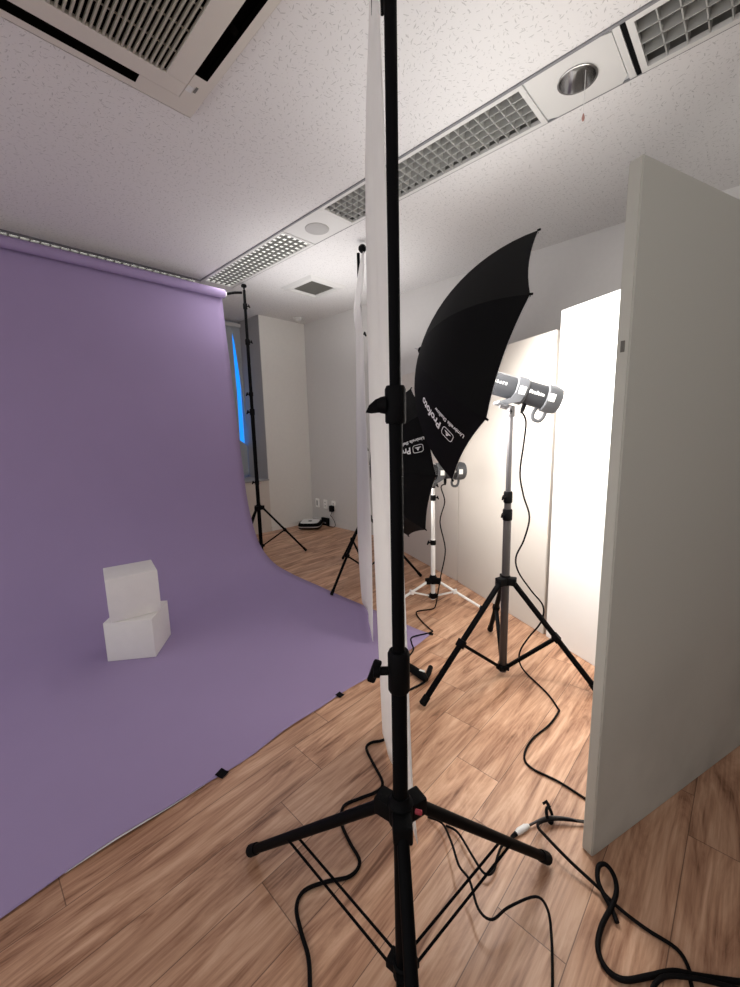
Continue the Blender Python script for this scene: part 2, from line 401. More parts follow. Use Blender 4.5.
# square vent
t = thing('ceiling_vent', 'square white ceiling vent with a dark grille, by the corner pillar', 'vent', (2.67, 3.235, HC))
b = MB(); x0,x1,y0,y1 = 2.447,2.893,3.0,3.47; q = .078
vs = []; 
for z, i in ((HC,0),(HC-.020,.030),(HC-.022,q-.010),(HC-.004,q)):
    vs += [(x0+i,y0+i,z),(x1-i,y0+i,z),(x1-i,y1-i,z),(x0+i,y1-i,z)]
b.add(vs, [[r*4+k, r*4+(k+1)%4, r*4+4+(k+1)%4, r*4+4+k] for r in range(3) for k in range(4)])
b.build('frame', M['white_plate'], t, smooth=0)
b = MB(); b.bb(x0+q, x1-q, y0+q, y1-q, HC-.003, HC)
for k in range(1, 16):
    yy = y0+q+(y1-y0-2*q)*k/16; b.bb(x0+q, x1-q, yy-.002, yy+.002, HC-.009, HC-.003)
b.build('grille', M['grille'], t, smooth=0)
# smoke detector
t = thing('smoke_detector', 'small round white smoke detector on the ceiling near the corner', 'detector', (3.205, 4.205, HC))
MB().lathe((3.205,4.205,HC), (0,0,-1), [(0,.062),(.012,.062),(.016,.055)], 24).build('detector_base', M['white_plate'], t)
MB().lathe((3.205,4.205,HC-.016), (0,0,-1), [(0,.045),(.012,.044),(.024,.030),(.028,.012)], 24).build('sensor_dome', M['white_plate'], t)

# ceiling air conditioner (cassette)
ax0, ax1, ay0, ay1 = -.03, .92, .945, 1.897
t = thing('ceiling_air_conditioner', 'square ivory ceiling air conditioner with a dark slatted grille', 'air conditioner', ((ax0+ax1)/2, (ay0+ay1)/2, HC))
def cells(b, br, hole, z0, z1):
    n = len(br)-1
    for i in range(n):
        j = 0
        while j < n:
            if hole(i, j): j += 1; continue
            k = j
            while k+1 < n and not hole(i, k+1): k += 1
            b.bb(ax0+br[i], ax0+br[i+1], ay0+br[j], ay0+br[k+1], z0, z1); j = k+1
br = [0, .030, .078, .225, .725, .872, .920, .95]
def hole(i, j):
    if i == 3 and j in (1, 5): return True
    if j == 3 and i in (1, 5): return True
    return 2 <= i <= 4 and 2 <= j <= 4 and False
b = MB(); cells(b, br, lambda i, j: hole(i, j) or (2 <= i <= 4 and 2 <= j <= 4), HC-.030, HC-.001)
# chamfered outer skirt
z = HC-.030
b.build('outer_panel', M['ac'], t, smooth=0)
b = MB(); k_ = .014
lo4 = [(ax0-k_,ay0-k_),(ax1+k_,ay0-k_),(ax1+k_,ay1+k_),(ax0-k_,ay1+k_)]; in4 = [(ax0,ay0),(ax1,ay0),(ax1,ay1),(ax0,ay1)]
b.add([(x,y,HC-.001) for x,y in lo4]+[(x,y,HC-.0305) for x,y in in4], [[i,(i+1)%4,4+(i+1)%4,4+i] for i in range(4)]); b.build('skirt', M['ac'], t, smooth=0)
b = MB(); zz = HC-.0315
lo, hi, l2, h2 = .080, .870, .158, .792
for (a0,a1,c0,c1) in ((lo,hi,lo,l2),(lo,hi,h2,hi),(lo,l2,l2,h2),(h2,hi,l2,h2)):
    b.bb(ax0+a0, ax0+a1, ay0+c0, ay0+c1, zz, HC-.016, .0015)
b.build('intake_frame', M['ac'], t, smooth=0)
b = MB(); b.bb(ax0+.08, ax0+.87, ay0+.08, ay0+.87, HC-.006, HC-.002)
b.build('filter', M['ac_dark'], t, smooth=0)
b = MB(); n = 34
for k in range(1, n):
    x = ax0+l2+(h2-l2)*k/n; b.bb(x-.0032, x+.0032, ay0+l2, ay0+h2, HC-.032, HC-.020)
for k in range(1, 6):
    y = ay0+l2+(h2-l2)*k/6; b.bb(ax0+l2, ax0+h2, y-.0014, y+.0014, HC-.026, HC-.020)
b.build('intake_grille', M['ac_slat'], t, smooth=0)
for (a0,a1,c0,c1,horiz) in ((.225,.725,.030,.078,1),(.225,.725,.872,.920,1),(.030,.078,.225,.725,0),(.872,.920,.225,.725,0)):
    b = MB(); b.bb(ax0+a0, ax0+a1, ay0+c0, ay0+c1, HC-.004, HC-.001)
    if horiz: b.box((ax0+(a0+a1)/2, ay0+(c0+c1)/2, HC-.016), (a1-a0-.02, .036, .003), Matrix.Rotation(.45, 3, 'X'))
    else: b.box((ax0+(a0+a1)/2, ay0+(c0+c1)/2, HC-.016), (.036, a1-a0-.02, .003), Matrix.Rotation(.45, 3, 'Y'))
    if horiz:  # black slot liners: the shade of a deep recess put into colour
        for yy in (ay0+c0+.001, ay0+c1-.001): b.bb(ax0+a0+.001, ax0+a1-.001, yy-.001, yy+.001, HC-.0295, HC-.004)
        for xx in (ax0+a0+.001, ax0+a1-.001): b.bb(xx-.001, xx+.001, ay0+c0+.002, ay0+c1-.002, HC-.0295, HC-.004)
    else:
        for xx in (ax0+a0+.001, ax0+a1-.001): b.bb(xx-.001, xx+.001, ay0+c0+.001, ay0+c1-.001, HC-.0295, HC-.004)
        for yy in (ay0+c0+.001, ay0+c1-.001): b.bb(ax0+a0+.002, ax0+a1-.002, yy-.001, yy+.001, HC-.0295, HC-.004)
    b.build('air_flap_slot_shade', M['ac_dark'], t, smooth=0)
b = MB(); b.bb(.842,.866,1.732,1.765,HC-.0315,HC-.030); s_ = b.build('sticker', M['white_plate'], t, smooth=0)
MB().bb(.870,.879,1.722,1.755,HC-.0315,HC-.030).build('sticker', M['grille'], t, smooth=0)

# ------------------------------------------------------------------ white boards
def board(name, label, p0, p1, h, th, m, group=None, r=.02):
    """free standing board; p0, p1 are ends of its front face, thickness goes to the left of p0->p1"""
    p0 = Vector((*p0, 0)); p1 = Vector((*p1, 0)); d = (p1-p0).normalized(); n = Vector((-d.y, d.x, 0)); L = (p1-p0).length
    pts = []
    for (cx, cz, a0) in ((L-r, r, -PI/2), (L-r, h-r, 0), (r, h-r, PI/2), (r, r, PI)):
        for k in range(4):
            a = a0 + k/3*PI/2; pts.append((cx+r*math.cos(a), cz+r*math.sin(a)))
    bm = bmesh.new()
    v0 = [bm.verts.new(p0+d*x+Vector((0,0,z))) for x, z in pts]; f = bm.faces.new(v0)
    ret = bmesh.ops.extrude_face_region(bm, geom=[f]); bmesh.ops.translate(bm, verts=[v for v in ret['geom'] if isinstance(v, bmesh.types.BMVert)], vec=n*th)
    bmesh.ops.recalc_face_normals(bm, faces=bm.faces[:])
    ed = [e for e in bm.edges if len(e.link_faces) == 2 and e.calc_face_angle() > 1.2]
    bmesh.ops.bevel(bm, geom=ed, offset=.003, segments=2, affect='EDGES')
    bm.verts.index_update()
    b = MB(); b.add([v.co for v in bm.verts], [[v.index for v in f.verts] for f in bm.faces]); bm.free()
    o = b.build(name, m, smooth=30); return tag(o, label, 'board', group)
near = Vector((1.151, .235)); dn = Vector((.941, -.338))
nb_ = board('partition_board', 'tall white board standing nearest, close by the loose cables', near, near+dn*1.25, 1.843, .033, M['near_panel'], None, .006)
lt = MB().box((1.1565, .2505, 1.435), (.004, .009, .026), Matrix.Rotation(math.atan2(dn.y, dn.x), 3, 'Z')).build('edge_catch', M['grille'], nb_, smooth=0)
pa = Vector((3.177,2.529)); pb = Vector((2.808,1.659)); pc = Vector((2.393,.812)); pd = Vector((1.975,-.03))
g_ = 'white boards along the right wall'
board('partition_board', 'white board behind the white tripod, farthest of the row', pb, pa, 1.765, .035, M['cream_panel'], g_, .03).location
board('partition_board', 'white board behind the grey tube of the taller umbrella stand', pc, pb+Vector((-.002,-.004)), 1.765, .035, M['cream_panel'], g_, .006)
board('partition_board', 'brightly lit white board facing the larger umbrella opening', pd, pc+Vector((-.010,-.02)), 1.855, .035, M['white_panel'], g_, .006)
# ------------------------------------------------------------------ purple paper
prof = [(3.628,2.49),(3.625,2.2),(3.615,1.95),(3.605,1.65),(3.59,1.375),(3.575,1.12),(3.55,.893),(3.52,.68),(3.47,.50),(3.40,.33),(3.31,.20),(3.20,.11),(3.07,.05),(2.92,.018),(2.77,.006),(2.5,.004),(2.2,.004),(1.9,.004),(1.6,.004),(1.42,.004),(1.326,.004)]
xe = [1.92,1.93,1.94,1.95,1.957,1.962,1.965,1.962,1.957,1.953,1.95,1.955,1.965,1.98,1.98,1.97,1.95,1.94,1.92,1.91,1.925]
prs = smoothpath([(x,y,z) for (y,z),x in zip(prof,xe)], 4)
NC = 40; rows = []
for i, p in enumerate(prs):
    row = []
    for j in range(NC+1):
        u = j/NC; x = -.80 + (p.x+.80)*u
        dy = 0; dz = 0
        if p.y < 1.45 and p.z < .02:                 # the loose front edge: gently wavy and lifted in places
            k = (1.45-p.y)/.124
            dy = .006*math.sin(x*7.1+.4)*k + .004*math.sin(x*17)*k
            dz = k*max(0, .015*math.exp(-((x-.24)/.12)**2) + .006*math.exp(-((x-.9)/.12)**2) + .004*math.exp(-((x+.1)/.1)**2))
        row.append((x, p.y+dy+.02*(u-1)*0, p.z+dz))
    rows.append(row)
t = thing('paper_backdrop', 'purple seamless paper backdrop sweeping from its roll onto the floor', 'backdrop', (.57, 3.0, 0))
t['kind'] = 'thing'
MB().grid(rows).build('paper_sheet', M['purple'], t, smooth=80, thick=.0008)
MB().lathe((-.80,3.59,2.491), (1,0,0), [(0,.037),(2.722,.037)], 32).build('paper_roll', M['purple'], t)
MB().lathe((-.82,3.59,2.491), (1,0,0), [(0,.026),(2.755,.026)], 20).build('core_tube', M['paper_back'], t)
edge = [p for p in rows[-1] if .02 < p[0] < .50]
b = MB(); b.grid([[(x, y+.010, .0004) for x, y, z in edge], [(x, y-.0008-(.003 if 0 < k < len(edge)-1 else 0), max(.001, z*.75)) for k, (x, y, z) in enumerate(edge)], [(x, y-.0012-(.002 if 0 < k < len(edge)-1 else 0), z+.0006) for k, (x, y, z) in enumerate(edge)]])
b.build('curled_edge', M['paper_back'], t, thick=.0006)
for (x, y, r, s, lab) in ((.557,1.322,.35,.034,'black tape square on the front paper edge, nearest the camera'), (1.152,1.327,.1,.030,'black tape square midway along the front paper edge'), (1.915,1.335,.5,.026,'black tape at the paper corner under the thin cable')):
    R = Matrix.Rotation(r, 3, 'Z')
    b = MB(); b.grid([[Vector((x,y,.0085 if iy*s*.33 > 0 else .0055)) + R @ Vector((ix*s/2, iy*s/3, 0)) for ix in (-1,0,1)] for iy in (-1.6,-.8,0,.8,1.6)])
    o = b.build('gaffer_tape', M['tape'], smooth=0, thick=.001); tag(o, lab, 'tape', 'black tape on the paper edge')

# ------------------------------------------------------------------ white blocks
def block(label, c, z0, sx, sy, sz, ang):
    b = MB(); b.box((c[0], c[1], z0+sz/2), (sx, sy, sz), Matrix.Rotation(ang, 3, 'Z'), .004)
    return tag(b.build('display_block', M['plaster'], smooth=30), label, 'block', 'white blocks on the purple paper')
e1 = Vector((.682-.481, 2.357-2.512)); e2 = Vector((.834-.682, 2.568-2.357))
a1 = math.atan2(e1.y, e1.x); c1 = Vector((.481,2.512)) + e1.normalized()*.127 + Vector((-e1.y, e1.x)).normalized()*.131
block('lower white block standing on the purple paper, turned corner first', c1, .006, .254, .262, .228, a1)
f1 = Vector((.760-.511, 2.430-2.479)); a2 = math.atan2(f1.y, f1.x)
c2 = Vector((.511,2.479)) + f1.normalized()*.127 + Vector((-f1.y, f1.x)).normalized()*.125
block('upper white block stacked askew on the other block', c2, .235, .254, .25, .248, a2)

# ------------------------------------------------------------------ stands
def knob(b, p, d, size=1.0, lever=False):
    """locking knob pointing along d from the tube at p: a wing, or a flat swept lever"""
    d = Vector(d).normalized(); p = Vector(p)
    up = Vector((0,0,1)); sd = d.cross(up).normalized(); R = Matrix((d, sd, up)).transposed()
    if lever:
        b.lathe(p, d, [(0,.016*size),(.010*size,.014*size),(.016*size,.010*size)], 14)
        pr_ = [(.006,.014),(.018,.010),(.030,.000),(.036,-.012),(.026,-.014),(.004,-.012)]
        b.prism([p+d*x*size+up*z*size-sd*.006*size for x, z in pr_], sd*.012*size)
        return
    b.lathe(p, d, [(0,.008*size),(.016*size,.008*size),(.018*size,.012*size),(.028*size,.012*size),(.030*size,.009*size)], 14)
    R = Matrix.Rotation(.35, 3, sd) @ R
    b.box(p+d*.027*size, (.016*size,.010*size,.046*size), R, .004*size)

def stand(name, label, group, base, feet, zc, zh, sections, mt, leg_r, knobs=(), brace='flat', tfrac=.5, collar=None, mleg=None, mcol=None, top=None, leg_drop=0.0):
    th = thing(name, label, 'stand', (base[0], base[1], 0), group)
    base = Vector((base[0], base[1], 0)); mleg = mleg or mt; mcol = mcol or M['black_plastic']
    z = zh
    for (z0, z1, r, m_) in sections:
        s_ = MB().lathe(base, (0,0,1), [(z0,r*.96),(z0+.002,r),(z1-.002,r),(z1,r*.96)], 18).build('pole_section', m_ or mt, th)
    for (zk, r, hgt, dirv, sz) in knobs:
        k = MB().lathe(base, (0,0,1), [(zk-hgt/2,r*.9),(zk-hgt/2+.004,r),(zk+hgt/2-.006,r),(zk+hgt/2,r*.86)], 20).build('clamp_collar', mcol, th)
        kb = MB(); knob(kb, base+Vector((0,0,zk))+Vector(dirv).normalized()*(r*.9), dirv, sz, name == 'light_stand' and zk == 1.293); kb.build('locking_knob', mcol, k)
    cr = collar or sections[0][2]*1.5
    co = MB().lathe(base, (0,0,1), [(zc-.035,cr*.8),(zc-.03,cr),(zc+.012,cr),(zc+.02,cr*.75),(zc+.03,cr*.7)], 20)
    hu = MB().lathe(base, (0,0,1), [(zh-.022,cr*.7),(zh-.018,cr*.85),(zh+.014,cr*.85),(zh+.018,cr*.7)], 20)
    for fxy in feet:
        f = Vector((fxy[0], fxy[1], leg_r+.003)); d = Vector((f.x-base.x, f.y-base.y, 0)).normalized(); sd = Vector((-d.y, d.x, 0))
        R = Matrix((d, sd, Vector((0,0,1)))).transposed()
        co.box(base+d*(cr+.008)+Vector((0,0,zc-.012)), (.030+cr*.5,leg_r*2+.014,.024+cr*.6), R, .004)
        st_ = base+d*(cr+.012)+Vector((0,0,zc-.014))
        fe = f
        lg = MB(); lg.tube([st_, fe], leg_r, 12); lo = lg.build('leg', mleg, th)
        dd = (fe-st_).normalized()
        MB().tube([fe-dd*.045, fe-dd*.004], [leg_r*1.22, leg_r*1.3], 12).build('rubber_foot', M['black_rubber'], lo)
        mid = st_+(fe-st_)*tfrac
        hp = base+d*(cr*.8)+Vector((0,0,zh))
        hu.box(base+d*(cr*.85)+Vector((0,0,zh)), (.026,leg_r*2+.008,.022), R, .002)
        if brace == 'flat':
            v = (mid-hp); L = v.length; v.normalize(); s2 = sd; u2 = v.cross(s2)
            R2 = Matrix((v, s2, u2)).transposed()
            bb = MB(); bb.box((mid+hp)/2, (L, leg_r*1.5, leg_r*1.1), R2, .001); bb.box(mid, (.028, leg_r*2+.008, leg_r*2+.010), R2, .002)
            bb.build('brace', mleg, th)
        else:
            bb = MB()
            for sg in (-1, 1): bb.tube([hp+sd*sg*.013, mid+sd*sg*.011], .0034, 8)
            bb.build('brace', mleg, th)
    co.build('collar', mcol, th); hu.build('hub', mcol, th)
    return th
def ring_feet(base, R, a0): return [(base[0]+R*math.cos(math.radians(a0+k*120)), base[1]+R*math.sin(math.radians(a0+k*120))) for k in range(3)]

# nearest stand, the one that cuts through the middle of the view
NS = (.557, .464); nb3 = Vector((*NS, 0))
G = 'black light stands'
cam_left = (-.69, .72, 0)
stand('light_stand', 'tall black stand in front, nearest, its pole running out at the top', G, NS, [(.478,.985),(1.050,.325),(.197,.112)], .478, .066,
      [(.03,.80,.0155,None),(.60,1.295,.0122,None),(1.20,2.33,.0100,None)], M['black'], .0125,
      knobs=[(.785,.0215,.085,cam_left,1.05),(1.293,.0185,.065,cam_left,1.0)], brace='rods', tfrac=.62, collar=.026)
# small red release button on the collar belongs to the collar
col_ = [o for o in bpy.data.objects if o.name.startswith('collar')][-1]
MB().lathe((.567,.432,.482), (.25,-.95,.2), [(0,.005),(.012,.005),(.013,.003)], 12).build('release_button', M['red'], col_)

# stand carrying the larger umbrella
ST = (1.823, .829)
stand('light_stand', 'black tripod stand with a grey upper tube holding the larger umbrella strobe', G, ST, [(1.343,.986),(1.960,.425),(2.181,1.081)], .515, .045,
      [(.02,.82,.0190,M['grey_tube']),(.80,.93,.0165,M['grey_tube']),(.90,1.345,.0125,M['alu'])], M['grey_tube'], .0135,
      knobs=[(.835,.0225,.055,(-.9,.3,0),.55),(.92,.0205,.055,(-.9,.3,0),.55)], brace='flat', tfrac=.52, collar=.0225, mleg=M['black'])
# white stand
WT = (2.304, 1.589)
stand('light_stand', 'white tripod stand with low legs holding the smaller umbrella strobe', None, WT, [(2.415,1.232),(1.93,1.757),(2.59,1.83)], .185, .06,
      [(.03,.48,.0165,None),(.45,.80,.0135,None),(.76,.905,.011,M['silver'])], M['white_metal'], .0095,
      knobs=[(.455,.021,.035,(-.75,.5,0),.7),(.775,.019,.04,(.6,-.6,0),.6),(.86,.016,.03,(.6,-.6,0),.6)], brace='flat', tfrac=.36, collar=.028)
# backdrop stand
BS = (2.115, 3.57)
stand('light_stand', 'tall black stand by the window holding up the purple paper roll', G, BS, [(2.494,3.320),(1.73,3.36),(2.135,4.03)], .515, .11,
      [(.04,1.45,.0185,None),(1.30,2.10,.0155,None),(1.95,2.56,.0130,None)], M['black'], .0105,
      knobs=[(.76,.022,.04,(-.7,.7,0),.8),(1.45,.024,.06,(-.7,.7,0),.9),(1.62,.021,.04,(-.7,.7,0),.8),(2.10,.022,.05,(.7,-.7,0),.7),(2.42,.020,.05,(.7,-.7,0),.7)], brace='flat', tfrac=.5, collar=.027)
t = thing('backdrop_crossbar', 'black crossbar joining the paper roll to the stand by the window', 'bar', (2.0, 3.575, 2.54))
b = MB(); b.tube([(1.937,3.588,2.495),(2.02,3.58,2.522),(2.09,3.572,2.535)], .012, 12); b.build('bar', M['black'], t)
MB().lathe((2.115,3.57,2.565), (0,0,1), [(0,.008),(.02,.008),(.024,.024),(.036,.026),(.046,.02)], 16).build('end_cap', M['black_plastic'], t)
# rear stand for the white drapes
RS = (2.318, 2.272)
stand('light_stand', 'black stand behind the hanging white drapes, half hidden by them', G, RS, [(1.896,2.240),(2.562,2.830),(2.66,1.955)], .55, .12,
      [(.04,1.10,.0165,None),(1.0,1.65,.0140,None),(1.55,2.555,.0115,None)], M['black'], .0105,
      knobs=[(1.10,.021,.05,(.7,-.7,0),.6),(1.98,.018,.04,(.69,-.72,0),.8)], brace='flat', tfrac=.5, collar=.027)
# white drapes gathered at the tops of the two stands, seen almost edge-on
def curve_at(pts, f):
    """point on a polyline of 3-D points, f from 0 (top) to 1 (bottom) by height"""
    z = pts[0][2]*(1-f)+pts[-1][2]*f
    for a, b in zip(pts, pts[1:]):
        if b[2] <= z <= a[2]:
            k = (a[2]-z)/(a[2]-b[2]); return Vector(a).lerp(Vector(b), k)
    return Vector(pts[-1])
def drape(label, E1, E2, waves):
    """cloth between two hanging edges, each given from its top to its hem"""
    rows = []; NR = 48; NCOL = 24; E1 = smoothpath(E1, 4); E2 = smoothpath(E2, 4)
    E1 = [tuple(p) for p in E1]; E2 = [tuple(p) for p in E2]
    for i in range(NR+1):
        f = i/NR; a = curve_at(E1, f); b = curve_at(E2, f); d = (b-a); d.z = 0; L = d.length; d.normalize(); n = Vector((-d.y, d.x, 0)); row = []
        for j in range(NCOL+1):
            u = j/NCOL
            off = sum(am*math.sin(w*u*2*PI+ph+f*k)*min(1, L*2.2)*math.sin(PI*u) for (am, w, ph, k) in waves)
            row.append(a.lerp(b, u)+n*off)
        rows.append(row)
    o = MB().grid(rows).build('hanging_drape', M['cloth'], smooth=80, thick=.0015)
    return tag(o, label, 'drape', 'white drapes on the stands')
drape('white drape hanging right behind the front black pole',
      [(.575,.505,2.30),(.602,.527,2.17),(.633,.553,2.001),(.666,.576,1.874),(.699,.598,1.701),(.735,.617,1.473),(.772,.636,1.175),(.805,.643,.739),(.821,.638,.235),(.833,.629,.012)],
      [(.625,.560,2.30),(.660,.593,2.20),(.703,.639,2.10),(.770,.714,2.016),(.837,.788,1.877),(.923,.873,1.575),(1.003,.948,1.149),(1.06,.989,.612),(1.10,1.008,.012)],
      [(.008,1.0,.3,1.6),(.005,2.5,.8,2.0)])
drape('white drape hanging beyond the other, knotted at its top corner',
      [(2.156,2.058,2.46),(2.078,1.994,2.242),(2.004,1.956,2.056),(1.955,1.891,1.887),(1.836,1.769,1.313),(1.724,1.64,.701),(1.598,1.526,.018)],
      [(2.168,2.090,2.46),(2.124,2.09,2.309),(2.077,2.095,2.06),(2.085,2.087,1.875),(2.073,2.098,1.182),(2.065,2.106,.511),(2.075,2.097,.018)],
      [(.012,1.0,.6,1.5),(.006,2.3,1.0,2.0)])
p = Vector((.690,.603,2.045))
t = thing('spring_clamp', 'black two pronged clamp gripping the front drape high by the pole', 'clamp', p)
for q_ in (-.012, .006):
    b = MB(); b.tube([p+Vector((.69,-.72,0))*q_+Vector((0,0,.0)), p+Vector((.69,-.72,0))*q_*.9+Vector((0,0,.06)), p+Vector((.69,-.72,0))*q_*.5+Vector((0,0,.13))], [.0032,.004,.005], 8); b.build('prong', M['black_plastic'], t)
b = MB(); b.tube([p+Vector((0,0,.10)), Vector((.560,.468,p.z+.12))], .006, 8); b.build('clamp_arm', M['black_plastic'], t)
bx = Vector((2.33,2.24,2.552))
t = thing('ball_finial', 'black ball on the rear stand top holding the knotted drape corner', 'knob', bx)
MB().lathe(bx, (0,0,1), [(0,.012),(.008,.020),(.022,.030),(.038,.030),(.052,.020),(.060,.004)], 18).build('ball', M['black_plastic'], t)
b = MB(); b.tube([bx+Vector((0,0,.006)), bx+Vector((-.07,-.07,-.03)), Vector((2.164,2.075,2.455))], [.006,.005,.004], 8); b.build('cord', M['black_plastic'], t)

# ------------------------------------------------------------------ umbrellas and strobes
class Umb:
    def __init__(s, cc, az, el, r, d, ph):
        s.cc = Vector(cc); s.a = Vector((math.cos(az)*math.cos(el), math.sin(az)*math.cos(el), math.sin(el)))
        s.s = s.a.cross(Vector((0,0,1))).normalized(); s.t = s.s.cross(s.a); s.r, s.d, s.ph = r, d, ph
        s.Rs = (r*r+d*d)/(2*d); s.al = math.asin(r/s.Rs); s.cen = s.cc + s.a*(d-s.Rs)
    def rib(s, k, u):
        th = s.ph+k*PI/4; rr = s.Rs*math.sin(u*s.al); dep = s.d-s.Rs*(1-math.cos(u*s.al))
        return s.cc + s.a*dep + (s.t*math.cos(th)+s.s*math.sin(th))*rr
    def gore(s, k, u, v):
        u = u*(1-.028*4*v*(1-v)); return s.rib(k, u)*(1-v) + s.rib(k+1, u)*v
    def normal(s, k, u, v):
        e = .01
        n = (s.gore(k, u+e, v)-s.gore(k, u-e, v)).cross(s.gore(k, u, v+e)-s.gore(k, u, v-e)).normalized()
        if n.dot(s.gore(k, u, v)-s.cen) < 0: n = -n
        return n

def text_mesh(txt, size, bold=0.0):
    cu = bpy.data.curves.new('t', 'FONT'); cu.body = txt; cu.size = size; cu.offset = bold; cu.resolution_u = 3; cu.extrude = 0
    ob = bpy.data.objects.new('t', cu); C.objects.link(ob)
    dg = bpy.context.evaluated_depsgraph_get(); me = bpy.data.meshes.new_from_object(ob.evaluated_get(dg))
    bm = bmesh.new(); bm.from_mesh(me); bmesh.ops.triangulate(bm, faces=bm.faces[:]); bm.verts.index_update()
    vs = [(v.co.x, v.co.y) for v in bm.verts]; fs = [[v.index for v in f.verts] for f in bm.faces]; bm.free()
    bpy.data.objects.remove(ob); bpy.data.meshes.remove(me); bpy.data.curves.remove(cu)
    return vs, fs
def logo_shape(w, h):
    """rounded outline box with a small two-wing emblem inside, as flat polygons"""
    vs, fs = [], []
    r = h*.3; out = []; inn = []; th = h*.07
    for (cx, cy, a0) in ((w-r, r, -PI/2), (w-r, h-r, 0), (r, h-r, PI/2), (r, r, PI)):
        for k in range(5):
            a = a0+k/4*PI/2; out.append((cx+r*math.cos(a), cy+r*math.sin(a))); inn.append((cx+(r-th)*math.cos(a), cy+(r-th)*math.sin(a)))
    n = len(out); vs += out+inn; fs += [[i, (i+1) % n, n+(i+1) % n, n+i] for i in range(n)]
    def poly(p):
        o = len(vs); vs.extend([(x*w, y*h) for x, y in p]); fs.append([o+i for i in range(len(p))])
    poly([(.2,.3),(.8,.3),(.68,.44),(.3,.42)]); poly([(.36,.46),(.64,.48),(.55,.72),(.48,.74)])
    return vs, fs

def umbrella(label, U, gk, u_logo, v1, u_line, v2, fs_, shaft_end):
    th = thing('photo_umbrella', label, 'umbrella', U.cc, 'black photo umbrellas')
    NU, NV = 14, 8
    for nm, m_, off in (('canopy', M['black_cloth'], 0), ('lining', M['lining'], -.004)):
        b = MB()
        for k in range(8):
            rows = []
            for i in range(NU+1):
                u = max(.001, i/NU); row = []
                for j in range(NV+1):
                    p = U.gore(k, u, j/NV)
                    row.append(p + (U.cen-p).normalized()*(-off if off else 0))
                rows.append(row)
            b.grid(rows)
        o = b.build(nm, m_, th, smooth=0)
        bm = bmesh.new(); bm.from_mesh(o.data); bmesh.ops.remove_doubles(bm, verts=bm.verts[:], dist=1e-5)
        bmesh.ops.recalc_face_normals(bm, faces=bm.faces[:]); bm.to_mesh(o.data); bm.free()
        o.data.polygons.foreach_set('use_smooth', [True]*len(o.data.polygons)); o.data.set_sharp_from_angle(angle=math.radians(9))
        if nm == 'canopy': can = o
    for k in range(8):
        b = MB(); b.tube([U.rib(k, u)+(U.cen-U.rib(k, u)).normalized()*.008 for u in [i/12 for i in range(1, 13)]], .0026, 6)
        e_ = U.rib(k, 1.0); dr = (U.rib(k,1.0)-U.rib(k,.97)).normalized(); b.tube([e_-dr*.004, e_+dr*.009], .004, 6)
        b.build('rib', M['black'], th)
    b = MB(); b.tube([U.cc+U.a*(U.d+.024), U.cc-U.a*shaft_end], .0032, 10); b.build('shaft', M['silver'], th)
    b = MB(); b.lathe(U.cc+U.a*(U.d-.004), U.a, [(0,.016),(.006,.014),(.012,.006)], 14); b.build('tip_cap', M['black_plastic'], th)
    # print on one panel: reads from the rim towards the tip
    RA = U.Rs*U.al
    def put(shape, u0, v0, m_, dx=0):
        vs, f = shape; out = []
        for x, y in vs:
            u = u0-(x+dx)/RA; w_ = (U.rib(gk, u)-U.rib(gk+1, u)).length; v = v0-y/w_
            p = U.gore(gk, u, v)
            out.append(p+U.normal(gk, u, v)*.0025)
        b = MB(); b.add(out, f); return b
    h = fs_*1.05
    lg = put(logo_shape(h*1.45, h), u_logo, v1+.02, M['ink']); lg.build('printed_emblem', M['ink'], can, smooth=0)
    put(text_mesh('Profoto', fs_*1.18, fs_*.034), u_logo, v1, M['ink'], dx=h*1.75).build('printed_lettering', M['ink'], can, smooth=0)
    put(text_mesh('Umbrella Shallow', fs_*.58, fs_*.014), u_line, v2, M['ink']).build('printed_lettering', M['ink'], can, smooth=0)
    return th
